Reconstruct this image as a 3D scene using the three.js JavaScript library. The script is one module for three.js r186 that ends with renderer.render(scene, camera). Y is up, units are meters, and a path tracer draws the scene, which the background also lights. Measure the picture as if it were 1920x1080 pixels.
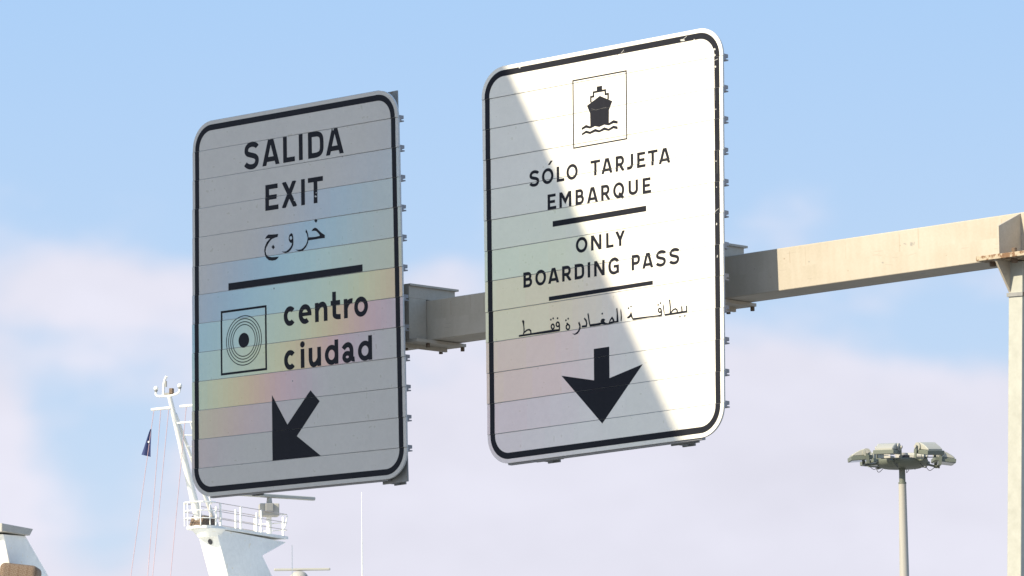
import * as THREE from 'three';
import { RoundedBoxGeometry } from 'three/addons/geometries/RoundedBoxGeometry.js';
import { createNoise3D } from 'simplex-noise';

// ------------------------------------------------------------------ camera, sky, sun, exposure
const R = Math.PI / 180;
const scene = new THREE.Scene();
const camera = new THREE.PerspectiveCamera(2 * Math.atan(540 / 9500) / R, 16 / 9, 0.5, 9000);
camera.position.set(18.4497, 1.6, 20.9451);
camera.rotation.order = 'YXZ';
camera.rotation.set(7.705 * R, 42.519 * R, -0.656 * R);
scene.add(camera);

const renderer = new THREE.WebGLRenderer({ antialias: true });
renderer.toneMapping = THREE.LinearToneMapping;
renderer.toneMappingExposure = 3.0;
renderer.shadowMap.enabled = true;

const SUN = new THREE.Vector3(-Math.sin(11 * R) * Math.cos(32 * R), Math.sin(32 * R), Math.cos(11 * R) * Math.cos(32 * R));
const sun = new THREE.DirectionalLight(new THREE.Color().setRGB(1, 0.89, 0.69), 2.1);
sun.name = 'sun';
sun.position.copy(SUN).multiplyScalar(150);
sun.castShadow = true;
sun.shadow.radius = 1;
sun.shadow.mapSize.set(4096, 4096);
Object.assign(sun.shadow.camera, { left: -60, right: 60, top: 60, bottom: -60, near: 1, far: 500 });
scene.add(sun, sun.target);

function rng(seed) { let s = seed | 0; return () => { s = (s + 0x6d2b79f5) | 0; let t = Math.imul(s ^ (s >>> 15), 1 | s); t = (t + Math.imul(t ^ (t >>> 7), 61 | t)) ^ t; return ((t ^ (t >>> 14)) >>> 0) / 4294967296; }; }
const n3 = createNoise3D(rng(7));
const sm = (a, b, x) => { const t = Math.min(1, Math.max(0, (x - a) / (b - a))); return t * t * (3 - 2 * t); };
const mix = (a, b, t) => a + (b - a) * t;

{ // daylight sky: pale blue air and a bank of thin low cloud
  const W = 4096, H = 2048, d = new Float32Array(W * H * 4), EXP = renderer.toneMappingExposure;
  // cloud shapes met along the view azimuth (degrees of azimuth to the right of it, elevation, half sizes, strength)
  const puffs = [
    [-4.75, 7.75, 1.5, 0.42, 0.75], [-6.1, 6.4, 0.5, 0.8, 0.5], [-4.75, 5.2, 1.35, 1.65, -1.6], [-0.9, 7.75, 0.9, 0.4, 0.35], [2.6, 7.55, 0.9, 0.32, -0.5],
    [5.0, 7.2, 1.6, 0.5, -0.75], [3.0, 6.75, 0.8, 0.35, 0.4], [5.1, 4.5, 1.4, 0.4, -0.6], [2.9, 4.55, 1.2, 0.3, -0.4], [-3.0, 8.4, 1.2, 0.5, -0.35],
  ];
  for (let j = 0; j < H; j++) {
    const el = ((j + 0.5) / H - 0.5) * 180, y = Math.sin(el * R), c = Math.cos(el * R);
    for (let i = 0; i < W; i++) {
      const o = (j * W + i) * 4; d[o + 3] = 1;
      const ph = ((i + 0.5) / W - 0.5) * 2 * Math.PI, x = Math.cos(ph) * c, z = Math.sin(ph) * c;
      if (el < 0) { d[o] = 0.2 / 3 * 1.1; d[o + 1] = 0.21 / 3 * 1.1; d[o + 2] = 0.22 / 3 * 1.1; continue; }
      const up = sm(0, 14, el), hi = sm(8, 75, el);
      let r = mix(mix(0.66, 0.385, up), 0.17, hi), g = mix(mix(0.77, 0.61, up), 0.36, hi), b = mix(mix(0.9, 0.935, up), 0.74, hi);
      if (el < 40) {
        const cx = x * 57.3, cy = el * 1.7, cz = z * 57.3;
        let f = 0.55 * n3(cx * 0.22, cy * 0.3, cz * 0.22) + 0.3 * n3(cx * 0.55, cy * 0.7, cz * 0.55) + 0.16 * n3(cx * 1.3, cy * 1.6, cz * 1.3) + 0.1 * n3(cx * 3, cy * 3.4, cz * 3) + 0.05 * n3(cx * 6.5, cy * 7, cz * 6.5);
        let az = Math.atan2(-x, -z) / R - 42.519; if (az > 180) az -= 360; if (az < -180) az += 360; az = -az;
        let k = 0.58 * f + Math.max(-1.2, (7.75 - el) * 0.5);
        if (Math.abs(az) < 14) for (const [pa, pe, ra, re, s] of puffs) { const q = ((az - pa) / ra) ** 2 + ((el + az * 0.0115 - pe) / re) ** 2; if (q < 9) k += s * Math.exp(-q); }
        const a = sm(-0.35, 0.55, k) * 0.93, lit = 0.985 + 0.07 * f;
        r = mix(r, 0.815 * lit, a); g = mix(g, 0.8 * lit, a); b = mix(b, 0.905 * lit, a);
      }
      const ang = Math.acos(Math.max(-1, Math.min(1, x * SUN.x + y * SUN.y + z * SUN.z))) / R, glow = 1.25 * Math.exp(-ang / 20); // bright air round the sun, added to lift and warm shaded fronts
      d[o] = (r + glow * 1.08) / EXP; d[o + 1] = (g + glow * 0.98) / EXP; d[o + 2] = (b + glow * 0.8) / EXP;
    }
  }
  const t = new THREE.DataTexture(d, W, H, THREE.RGBAFormat, THREE.FloatType);
  t.mapping = THREE.EquirectangularReflectionMapping; t.magFilter = THREE.LinearFilter; t.needsUpdate = true;
  scene.background = t; scene.environment = t;
}

// ------------------------------------------------------------------ helpers
const taken = new Map();
function numbered(n) { const k = taken.get(n) || 0; taken.set(n, k + 1); return k ? n + '_' + String(k).padStart(3, '0') : n; }
function thing(name, label, category, [x, y, z], turn = 0, group) {
  const o = new THREE.Group(); o.name = numbered(name); o.position.set(x, y, z); o.rotation.y = turn;
  o.userData = { label, category }; if (group) o.userData.group = group; scene.add(o); return o;
}
function part(name, geo, mat, parent, label) {
  const m = new THREE.Mesh(geo, mat); m.name = name; m.castShadow = m.receiveShadow = true; parent.add(m); if (label) m.userData.label = label; return m;
}
function metric(g0) { // uv in metres, taken from the face's main axis
  const g = g0.index ? g0.toNonIndexed() : g0, p = g.attributes.position, n = g.attributes.normal, uv = new Float32Array(p.count * 2);
  for (let i = 0; i < p.count; i += 3) {
    const ax = Math.abs(n.getX(i)), ay = Math.abs(n.getY(i)), az = Math.abs(n.getZ(i));
    for (let k = i; k < i + 3; k++) {
      const X = p.getX(k), Y = p.getY(k), Z = p.getZ(k);
      if (ax > ay && ax > az) { uv[k * 2] = Z; uv[k * 2 + 1] = Y; } else if (ay > az) { uv[k * 2] = X; uv[k * 2 + 1] = Z; } else { uv[k * 2] = X; uv[k * 2 + 1] = Y; }
    }
  }
  g.setAttribute('uv', new THREE.BufferAttribute(uv, 2)); return g;
}
function box(x0, x1, y0, y1, z0, z1, r = 0) {
  const w = x1 - x0, h = y1 - y0, d = z1 - z0;
  const g = r ? new RoundedBoxGeometry(w, h, d, 2, r) : new THREE.BoxGeometry(w, h, d);
  g.translate((x0 + x1) / 2, (y0 + y1) / 2, (z0 + z1) / 2); return metric(g);
}
const V = (x, y, z) => new THREE.Vector3(x, y, z);
function bar(a, b, r0, r1 = r0, seg = 10) {
  const A = V(...a), B = V(...b), g = new THREE.CylinderGeometry(r1, r0, A.distanceTo(B), seg);
  g.applyQuaternion(new THREE.Quaternion().setFromUnitVectors(V(0, 1, 0), B.clone().sub(A).normalize())); g.translate(...A.add(B).multiplyScalar(0.5).toArray()); return g;
}
function tube(pts, r, seg = 24, rad = 6) { return new THREE.TubeGeometry(new THREE.CatmullRomCurve3(pts.map((p) => V(...p))), seg, r, rad, false); }
function prism(pts, depth, bevel = 0) { // outline (x, y) extruded along z from 0 to depth
  const s = new THREE.Shape(pts.map(([x, y]) => new THREE.Vector2(x, y)));
  const g = new THREE.ExtrudeGeometry(s, { depth: depth - 2 * bevel, bevelEnabled: bevel > 0, bevelThickness: bevel, bevelSize: bevel, bevelOffset: -bevel, bevelSegments: 1, curveSegments: 10 });
  g.translate(0, 0, bevel); return metric(g);
}
function sidePrism(pts, x0, x1, bevel = 0) { // outline (z, y) extruded along x from x0 to x1
  const g = prism(pts.map(([z, y]) => [-z, y]), x1 - x0, bevel); g.rotateY(Math.PI / 2); g.translate(x0, 0, 0); return metric(g);
}
function noiseTex(size, seed, fn, repeat = 1) { // tileable value-noise colour texture
  const rnd = rng(seed), L = [4, 8, 16, 32, 64, 128].map((n) => ({ n, v: Float32Array.from({ length: n * n }, () => rnd() * 2 - 1) }));
  const val = (l, u, v) => { const { n, v: a } = l, x = u * n, y = v * n, i = Math.floor(x), j = Math.floor(y), fx = x - i, fy = y - j, sx = fx * fx * (3 - 2 * fx), sy = fy * fy * (3 - 2 * fy), q = (p, k) => a[((k + n) % n) * n + ((p + n) % n)]; return mix(mix(q(i, j), q(i + 1, j), sx), mix(q(i, j + 1), q(i + 1, j + 1), sx), sy); };
  const d = new Uint8Array(size * size * 4);
  for (let y = 0; y < size; y++) for (let x = 0; x < size; x++) {
    const u = x / size, v = y / size, o = (y * size + x) * 4;
    const c = fn((k) => val(L[k], u, v), u, v, rnd);
    for (let i = 0; i < 3; i++) d[o + i] = Math.max(0, Math.min(255, Math.round(c[i])));
    d[o + 3] = 255;
  }
  const t = new THREE.DataTexture(d, size, size); t.wrapS = t.wrapT = THREE.RepeatWrapping; t.magFilter = THREE.LinearFilter; t.colorSpace = THREE.SRGBColorSpace; t.repeat.set(repeat, repeat); t.needsUpdate = true; return t;
}
const std = (o) => new THREE.MeshStandardMaterial(o);

const creamTex = noiseTex(512, 11, (n, u, v, rnd) => {
  const k = 3 * n(0) + 3 * n(2) + 3 * n(4) + 3 * n(5), chip = n(5) + 0.5 * n(3) > 1.25 ? -30 : 0;
  return [184 + k + chip, 174 + k + chip, 157 + k * 1.1 + chip];
}, 1.4);
const greyTex = noiseTex(512, 12, (n) => { const k = 4 * n(1) + 5 * n(3) + 4 * n(5), s = n(4) + n(2) > 1.05 ? 1 : 0; return [142 + k - 14 * s, 142 + k - 30 * s, 139 + k - 44 * s]; }, 1.2);
const rustTex = noiseTex(256, 13, (n) => { const a = sm(-0.35, 0.55, n(2) + 0.6 * n(4)), k = 12 * n(5); return [mix(180, 122, a) + k, mix(166, 92, a) + k, mix(142, 66, a) + k]; }, 4);
const whiteTex = noiseTex(512, 14, (n) => { const k = 4 * n(0) + 4 * n(3) + 3 * n(5), s = n(3) + 0.7 * n(1) > 1.0 ? 1 : 0; return [241 + k - 8 * s, 239 + k - 14 * s, 230 + k - 24 * s]; }, 0.25);
const concreteTex = noiseTex(512, 15, (n) => { const k = 8 * n(0) + 8 * n(2) + 8 * n(4) + 8 * n(5); return [130 + k, 127 + k, 121 + k]; }, 0.05);
const M = {
  plank: std({ color: new THREE.Color().setRGB(0.62, 0.62, 0.6), roughness: 0.4, name: 'plank_edge' }),
  railing: std({ color: new THREE.Color().setRGB(0.5, 0.44, 0.4), roughness: 0.6, name: 'rail_paint' }),
  cream: std({ map: creamTex, roughness: 0.55, name: 'cream_paint' }),
  grey: std({ map: greyTex, roughness: 0.6, metalness: 0.0, name: 'grey_steel' }),
  alu: std({ color: new THREE.Color().setRGB(0.3, 0.3, 0.31), roughness: 0.5, metalness: 0.35, name: 'aluminium' }),
  rust: std({ map: rustTex, roughness: 0.8, name: 'rusty_paint' }),
  white: std({ map: whiteTex, roughness: 0.5, name: 'white_marine_paint' }),
  post: std({ map: noiseTex(256, 17, (n) => { const k = 5 * n(1) + 5 * n(3) + 3 * n(5); return [178 + k, 178 + k, 167 + k]; }, 0.8), roughness: 0.6, name: 'post_paint' }),
  pole: std({ map: noiseTex(256, 16, (n) => { const k = 5 * n(1) + 5 * n(4); return [172 + k, 168 + k, 158 + k]; }, 0.5), roughness: 0.6, name: 'galvanised_pole' }),
  lamp: std({ color: new THREE.Color().setRGB(0.4, 0.39, 0.33), roughness: 0.5, name: 'lamp_housing' }),
  lampRim: std({ color: new THREE.Color().setRGB(0.15, 0.165, 0.13), roughness: 0.5, name: 'lamp_rim' }),
  dark: std({ color: new THREE.Color().setRGB(0.05, 0.05, 0.055), roughness: 0.6, name: 'dark_metal' }),
  glass: new THREE.MeshPhysicalMaterial({ color: new THREE.Color().setRGB(0.35, 0.38, 0.38), roughness: 0.08, metalness: 0, clearcoat: 1, name: 'lamp_glass' }),
  brown: std({ map: rustTex, color: new THREE.Color().setRGB(0.5, 0.46, 0.46), roughness: 0.85, name: 'rusty_brown' }),
  scanner: std({ color: new THREE.Color().setRGB(0.42, 0.41, 0.36), roughness: 0.5, name: 'scanner_shell' }),
  rope: std({ color: new THREE.Color().setRGB(0.5, 0.36, 0.38), roughness: 0.9, name: 'halyard_rope' }),
  concrete: std({ map: concreteTex, roughness: 0.9, name: 'concrete' }),
};

{ // the arm's paint: 4 m by 1 m of weathered cream with scuffs, run-off streaks and a few stone chips
  const cv = document.createElement('canvas'); cv.width = 2048; cv.height = 512; const c = cv.getContext('2d'), im = c.createImageData(2048, 512), rnd = rng(77);
  for (let y = 0; y < 512; y++) for (let x = 0; x < 2048; x++) {
    const o = (y * 2048 + x) * 4, X = x / 512, Y = y / 512, k = 3.5 * n3(X * 1.1, Y * 3, 1) + 3 * n3(X * 5, Y * 5, 2) + 2.5 * n3(X * 22, Y * 3, 3) + 2 * n3(X * 50, Y * 50, 4) + (rnd() - 0.5) * 4;
    im.data[o] = 184 + k; im.data[o + 1] = 174 + k; im.data[o + 2] = 157 + k * 1.2; im.data[o + 3] = 255;
  }
  c.putImageData(im, 0, 0);
  c.fillStyle = 'rgba(130,128,124,0.6)'; for (const [x, y, w, h] of [[1662, 489, 9, 10], [1674, 490, 3, 9], [1638, 489, 10, 3], [1560, 20, 7, 4], [1300, 500, 5, 4], [900, 10, 8, 3]]) { c.save(); c.translate(x, y); c.rotate(0.3); c.fillRect(0, 0, w, h); c.restore(); }
  c.strokeStyle = 'rgba(150,140,124,0.5)'; c.lineWidth = 1.2; for (let k = 0; k < 70; k++) { const x = rnd() * 2048, y = rnd() * 512; c.beginPath(); c.moveTo(x, y); c.lineTo(x + (rnd() - 0.4) * 70, y + (rnd() - 0.5) * 8); c.stroke(); }
  c.fillStyle = 'rgba(128,104,80,0.6)'; for (let k = 0; k < 60; k++) { c.beginPath(); c.ellipse(rnd() * 2048, rnd() * 512, 0.8 + rnd() * 2.2, 0.8 + rnd() * 1.6, 0, 0, 7); c.fill(); }
  c.strokeStyle = 'rgba(148,124,96,0.3)'; for (let k = 0; k < 14; k++) { const x = rnd() * 2048, y = 452 + rnd() * 20; c.lineWidth = 1 + rnd() * 2; c.beginPath(); c.moveTo(x, y); c.lineTo(x + 1, y + 15 + rnd() * 45); c.stroke(); }
  const t = new THREE.CanvasTexture(cv); t.wrapS = t.wrapT = THREE.RepeatWrapping; t.colorSpace = THREE.SRGBColorSpace; t.repeat.set(0.25, 1); t.magFilter = THREE.LinearFilter;
  M.arm = std({ map: t, roughness: 0.5, name: 'arm_paint' });
}

// ------------------------------------------------------------------ setting: quay and harbour
{
  const A = V(-135.791, 0, -128.5), f = V(-0.3, 0, -0.954), b = V(0.954, 0, -0.3), E = A.clone().addScaledVector(b, 10.5);
  const c = [E.clone().addScaledVector(f, 3000), E.clone().addScaledVector(f, -3000), E.clone().addScaledVector(f, -3000).addScaledVector(b, 3200), E.clone().addScaledVector(f, 3000).addScaledVector(b, 3200)];
  const s = new THREE.Shape(c.map((p) => new THREE.Vector2(p.x, -p.z)));
  const g = new THREE.ExtrudeGeometry(s, { depth: 4, bevelEnabled: false }); g.rotateX(-Math.PI / 2); g.translate(0, -4, 0);
  const q = part('quay_ground', metric(g), M.concrete, scene); q.userData.kind = 'structure';
  const w = part('harbour_water', new THREE.PlaneGeometry(8000, 8000).rotateX(-Math.PI / 2).translate(0, -2.5, 0), std({ color: new THREE.Color().setRGB(0.03, 0.06, 0.07), roughness: 0.12, name: 'sea_water' }), scene); w.userData.kind = 'structure';
}

// ------------------------------------------------------------------ canopy added out of view; its roof edge casts the shadow on the signs
{
  const c = thing('added_canopy', 'added flat canopy on steel columns, out of view, casting the shadow on the signs', 'canopy', [-2.614, 0, 5], 9.97 * R); // origin below the near end of its right edge
  part('roof', box(-4.6, 0, 11.25, 11.45, 0, 32), M.white, c);
  for (const x of [-4.6, -0.08]) part('fascia', box(x, x + 0.08, 10.96, 11.246, 0.01, 31.99), M.grey, c);
  for (let k = 0; k < 5; k++) { const z = 1.5 + k * 7.2; part('column', box(-2.45, -2.15, 0, 10.95, z - 0.15, z + 0.15), M.grey, c); part('cross_beam', box(-4.5, -0.1, 10.955, 11.246, z - 0.12, z + 0.12), M.grey, c); }
}

// ------------------------------------------------------------------ gantry
const ARM = 0.6 * R; // the arm rises very slightly towards its post
{
  const g = thing('sign_gantry', 'cream painted steel gantry arm on a bolted post carrying both signs', 'gantry', [2.6, 0, -0.45]);
  const ox = -2.6, oz = 0.45; // world -> local
  const arm = part('arm', box(-5.85, 0.6, -0.119, 0.117, -0.12, 0.12, 0.006), M.arm, g); arm.position.set(0, 5.427, 0); arm.rotation.z = ARM;
  part('end_cap', box(0.6, 0.612, -0.125, 0.123, -0.126, 0.126), M.cream, arm); part('end_cap', box(-5.862, -5.85, -0.125, 0.123, -0.126, 0.126), M.cream, arm);
  const seat = part('seat_plate', box(2.434 + ox, 2.80 + ox, 5.279, 5.3045, -0.77 + oz, -0.13 + oz, 0.002), M.rust, g, 'rusty edged seat plate under the arm');
  for (const [x, z] of [[2.475, -0.22], [2.475, -0.7], [2.76, -0.2], [2.76, -0.7], [2.64, -0.19]]) { const n = new THREE.CylinderGeometry(0.017, 0.017, 0.022, 6); n.translate(x + ox, 5.268, z + oz); part('bolt', n, M.brown, g); const t = new THREE.CylinderGeometry(0.014, 0.014, 0.03, 6); if (x > 2.6 && z > -0.3) { t.translate(x + ox, 5.3195, z + oz); part('bolt', t, M.brown, g); } }
  // upper and lower stiffeners (in the plane across the arm)
  part('gusset', sidePrism([[-0.3295 + oz, 5.312], [-0.3295 + oz, 5.538], [-0.135 + oz, 5.452], [-0.135 + oz, 5.3055]], 2.572 + ox, 2.584 + ox), M.cream, g);
  part('gusset', sidePrism([[-0.5705 + oz, 5.312], [-0.5705 + oz, 5.538], [-0.765 + oz, 5.452], [-0.765 + oz, 5.3055]], 2.572 + ox, 2.584 + ox), M.cream, g);
  part('gusset', sidePrism([[-0.14 + oz, 5.2785], [-0.262 + oz, 5.112], [-0.44 + oz, 5.112], [-0.44 + oz, 5.2785]], 2.546 + ox, 2.558 + ox), M.cream, g);
  part('gusset', sidePrism([[-0.74 + oz, 5.2785], [-0.62 + oz, 5.112], [-0.46 + oz, 5.112], [-0.46 + oz, 5.2785]], 2.530 + ox, 2.542 + ox), M.cream, g);
  const postLean = 2.15 * R;
  const post = new THREE.Group(); post.name = 'post'; post.position.set(2.588 + ox, 5.09, -0.36 + oz); post.rotation.z = -postLean; g.add(post);
  part('shaft', box(-0.045, 0.045, -5.02, 0.186, -0.1, 0.1, 0.004), M.post, post); part('collar', box(-0.052, 0.052, 0.0, 0.02, -0.108, 0.108), M.grey, post);
  const bx = 2.588 + ox - 5.06 * Math.tan(postLean);
  part('base_plate', box(bx - 0.22, bx + 0.22, 0, 0.03, 0.09 - 0.25, 0.09 + 0.25), M.grey, g);
  for (const [sx, sz] of [[-1, -1], [1, -1], [-1, 1], [1, 1]]) { const n = new THREE.CylinderGeometry(0.022, 0.022, 0.04, 6); n.translate(bx + sx * 0.17, 0.05, 0.09 + sz * 0.19); part('bolt', n, M.grey, g); }
  // clamps that carry the signs: a channel over the arm, a plate under it, long bolts
  const clamp = (xf, top, bot, zs) => {
    const x = xf + ox;
    const c = new THREE.Group(); c.name = 'clamp'; g.add(c);
    part('channel', box(x - 0.12, x, top + 0.003, top + 0.073, -0.571 + oz, zs + oz), M.cream, c);
    part('side_plate', box(x - 0.11, x - 0.001, bot - 0.002, top + 0.0025, -0.326 + oz, zs + oz - 0.001), M.cream, c);
    part('top_plate', box(x - 0.135, x + 0.012, top + 0.073, top + 0.085, -0.592 + oz, zs + oz), M.cream, c);
    part('lower_plate', box(x - 0.16, x + 0.06, bot - 0.022, bot - 0.004, -0.60 + oz, zs + oz), M.cream, c);
    part('lower_rib', box(x - 0.07, x - 0.055, bot - 0.045, bot - 0.022, -0.56 + oz, zs + oz), M.cream, c);
    for (const z of [-0.3, -0.595]) for (const dx of [-0.14, 0.035]) { const n = bar([x + dx, bot - 0.045, z + oz], [x + dx, bot - 0.004, z + oz], 0.012, 0.012, 6); part('bolt', n, M.brown, c); }
  };
  clamp(-1.735, 5.501, 5.264, -0.18); clamp(-2.92, 5.489, 5.252, -0.18); clamp(0.48, 5.526, 5.288, -0.16); clamp(-0.48, 5.516, 5.278, -0.13);
}

// ------------------------------------------------------------------ signs
const SW = 1.75, SH = 2.275, PL = 0.175, CR = 0.165, K = 0.9; // metres; K = texture pixels per millimetre
function signCanvas(draw, seed) {
  const cv = document.createElement('canvas'); cv.width = Math.round(1750 * K); cv.height = Math.round(2275 * K);
  const c = cv.getContext('2d'); c.scale(K, K);
  const INK = '#1e1f26'; c.fillStyle = c.strokeStyle = INK;
  // border band
  const rr = (i, r) => { c.beginPath(); c.roundRect(i, i, 1750 - 2 * i, 2275 - 2 * i, r); };
  c.lineWidth = 35; rr(41, 126); c.stroke();
  draw(c, INK);
  const img = c.getImageData(0, 0, cv.width, cv.height), d = img.data, out = new Uint8Array(d.length), w = cv.width, h = cv.height, rnd = rng(seed);
  for (let y = 0; y < h; y++) for (let x = 0; x < w; x++) { // weathered film: fine grain, faint run-off streaks and blotches
    const o = (y * w + x) * 4, X = x / K / 1000, Y = y / K / 1000;
    const f = 2.2 * n3(X * 3, Y * 2, seed) + 1.6 * n3(X * 26, Y * 1.3, seed + 5) + 1.2 * n3(X * 40, Y * 40, seed + 9) + (rnd() - 0.5) * 4;
    for (let i = 0; i < 3; i++) out[o + i] = d[o + 3] ? Math.max(0, Math.min(255, d[o + i] + f * 0.8)) : [30, 31, 38][i];
    out[o + 3] = d[o + 3];
  }
  const t = new THREE.DataTexture(out, w, h); t.flipY = true; t.magFilter = THREE.LinearFilter; t.colorSpace = THREE.SRGBColorSpace; t.needsUpdate = true; return t;
}
const polyFill = (c, a) => { c.beginPath(); for (let i = 0; i < a.length; i += 2) i ? c.lineTo(a[i], a[i + 1]) : c.moveTo(a[i], a[i + 1]); c.closePath(); c.fill(); };
const polyLine = (c, a) => { c.beginPath(); for (let i = 0; i < a.length; i += 2) i ? c.lineTo(a[i], a[i + 1]) : c.moveTo(a[i], a[i + 1]); c.stroke(); };
// road-sign lettering: every glyph is drawn between x0 and x1, y0 (top) and y1 (base) with stroke s
function glyph(c, ch, x0, x1, y0, y1, s) {
  const w = x1 - x0, h = y1 - y0, cx = (x0 + x1) / 2, hs = s / 2, sv = s * 0.9;
  const l = x0 + hs, r = x1 - hs, t = y0 + sv / 2, b = y1 - sv / 2, m = (y0 + y1) / 2;
  c.save(); c.lineCap = 'butt'; c.lineJoin = 'miter'; c.miterLimit = 3; c.lineWidth = s;
  const P = (...a) => { c.beginPath(); c.moveTo(a[0], a[1]); for (let i = 2; i < a.length; i += 2) c.lineTo(a[i], a[i + 1]); c.stroke(); };
  const vert = (x, a = y0, e = y1) => c.fillRect(x - hs, a, s, e - a), hor = (y, a, e) => c.fillRect(a, y - sv / 2, e - a, sv);
  const clip = () => { c.beginPath(); c.rect(x0 - 5, y0, w + 10, h); c.clip(); };
  const oval = (a, e, f, g) => { c.lineWidth = s * 0.96; c.beginPath(); c.ellipse((a + e) / 2, (f + g) / 2, (e - a) / 2, (g - f) / 2, 0, 0, 7); c.stroke(); };
  switch (ch) {
    case 'I': vert(cx); break;
    case 'L': vert(l); hor(b, x0, x1); break;
    case 'T': vert(cx); hor(t, x0, x1); break;
    case 'E': vert(l); hor(t, x0, x0 + w * 0.94); hor(m, x0, x0 + w * 0.86); hor(b, x0, x1); break;
    case 'A': { clip(); const q = hs * 0.92, tw = s * 1.3; P(x0 + q - 0.06 * w, y1 + h * 0.15, cx - tw / 2 + q, y0 - 0.01 * h); P(x1 - q + 0.06 * w, y1 + h * 0.15, cx + tw / 2 - q, y0 - 0.01 * h); c.fillRect(cx - tw / 2, y0, tw, s * 0.7); c.fillRect(x0 + w * 0.2, y0 + h * 0.67, w * 0.6, sv); break; }
    case 'X': clip(); c.lineWidth = s * 1.0; P(x0 + w * 0.13, y0 - h * 0.1 + h * 0.08, x1 - w * 0.12, y1 + h * 0.02); P(x1 - w * 0.17, y0 - h * 0.02, x0 + w * 0.12, y1 + h * 0.02); break;
    case 'N': vert(l); vert(r); clip(); P(x0 + hs * 0.9, y0 - h * 0.02, x1 - hs * 0.9, y1 + h * 0.02); break;
    case 'M': vert(l); vert(r); clip(); P(x0 + hs * 0.6, y0 - s * 0.4, cx, y0 + h * 0.62, x1 - hs * 0.6, y0 - s * 0.4); break;
    case 'Y': vert(cx, y0 + h * 0.5); clip(); P(x0 + hs * 0.85, y0 - 2, cx, y0 + h * 0.58, x1 - hs * 0.85, y0 - 2); break;
    case 'O': oval(l, r, y0 + hs - 2, y1 - hs + 2); break;
    case 'Q': oval(l, r, y0 + hs - 2, y1 - hs + 2); P(cx + w * 0.02, y0 + h * 0.68, cx + w * 0.4, y1 + h * 0.04); break;
    case 'D': vert(l); c.lineWidth = s * 0.95; c.beginPath(); c.moveTo(x0, t); c.lineTo(x0 + w * 0.45, t); c.bezierCurveTo(x0 + w * 0.9, t, r, y0 + h * 0.28, r, m); c.bezierCurveTo(r, y1 - h * 0.28, x0 + w * 0.9, b, x0 + w * 0.45, b); c.lineTo(x0, b); c.stroke(); break;
    case 'P': case 'R': case 'B': {
      const k = ch === 'B' ? 0.47 : 0.56, mb = y0 + h * k, rr = r - (ch === 'B' ? w * 0.05 : 0);
      vert(l); c.lineWidth = s * 0.95; c.beginPath(); c.moveTo(x0, t); c.lineTo(x0 + w * 0.5, t); c.bezierCurveTo(rr + w * 0.02, t, rr + w * 0.02, mb, x0 + w * 0.5, mb); c.lineTo(x0, mb); c.stroke();
      if (ch === 'B') { c.beginPath(); c.moveTo(x0 + w * 0.4, mb); c.lineTo(x0 + w * 0.55, mb); c.bezierCurveTo(r + w * 0.06, mb, r + w * 0.06, b, x0 + w * 0.5, b); c.lineTo(x0, b); c.stroke(); }
      if (ch === 'R') { clip(); P(x0 + w * 0.46, mb, x1 - hs * 0.9, y1 + h * 0.02); }
      break; }
    case 'J': c.beginPath(); c.moveTo(r, y0); c.lineTo(r, y1 - h * 0.27); c.quadraticCurveTo(r, b, x0 + w * 0.3, b); c.lineTo(x0, b - 1); c.stroke(); break;
    case 'U': c.beginPath(); c.moveTo(l, y0); c.lineTo(l, y1 - h * 0.38); c.bezierCurveTo(l, b + sv * 0.2, r, b + sv * 0.2, r, y1 - h * 0.38); c.lineTo(r, y0); c.stroke(); break;
    case 'G': c.beginPath(); c.moveTo(r, y0 + h * 0.26); c.bezierCurveTo(x0 + w * 0.8, y0 - h * 0.04, l, y0 - h * 0.06, l, m); c.bezierCurveTo(l, y1 + h * 0.08, x0 + w * 0.75, y1 + h * 0.02, r, y1 - h * 0.16); c.lineTo(r, y0 + h * 0.52); c.stroke(); hor(y0 + h * 0.54, cx, x1); vert(r, y0 + h * 0.5, y1); break;
    case 'S': c.lineWidth = s * 0.97; c.beginPath(); c.moveTo(x1 - w * 0.1, y0 + h * 0.19); c.bezierCurveTo(x0 + w * 0.75, y0 + h * 0.02, l, y0 - h * 0.01, l, y0 + h * 0.31); c.bezierCurveTo(l, y0 + h * 0.53, r, y0 + h * 0.44, r, y0 + h * 0.7); c.bezierCurveTo(r, y1 + h * 0.01, x0 + w * 0.28, y1 - h * 0.0, x0 + w * 0.06, y1 - h * 0.2); c.stroke(); break;
    case 'c': case 'e': c.beginPath(); c.ellipse(cx, m, w / 2 - hs, h / 2 - hs + 2, 0, ch === 'c' ? -0.78 : 0.0, ch === 'c' ? 0.78 : 0.95, true); if (ch === 'c') { c.stroke(); break; } c.stroke(); c.fillRect(x0 + hs, m - s * 0.34, w - hs, s * 0.72); break;
    case 'o': oval(l, r, y0 + hs - 3, y1 - hs + 3); break;
    case 'n': vert(l); c.beginPath(); c.moveTo(l, y0 + h * 0.42); c.bezierCurveTo(x0 + w * 0.4, y0 - h * 0.02, r, y0, r, y0 + h * 0.45); c.lineTo(r, y1); c.stroke(); break;
    case 'u': vert(r); c.beginPath(); c.moveTo(r, y1 - h * 0.42); c.bezierCurveTo(x1 - w * 0.4, y1 + h * 0.02, l, y1, l, y1 - h * 0.45); c.lineTo(l, y0); c.stroke(); break;
    case 'r': vert(l); c.beginPath(); c.moveTo(l, y0 + h * 0.5); c.quadraticCurveTo(x0 + w * 0.45, y0 + h * 0.08, x1, y0 + h * 0.14); c.stroke(); break;
    case 't': { const L = x0 + w * 0.36; c.fillRect(x0, y0, w * 0.97, s * 0.9); c.beginPath(); c.moveTo(L, y0 - h * 0.46); c.lineTo(L, y1 - h * 0.3); c.quadraticCurveTo(L, b, x1, b - 1); c.stroke(); break; }
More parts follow.
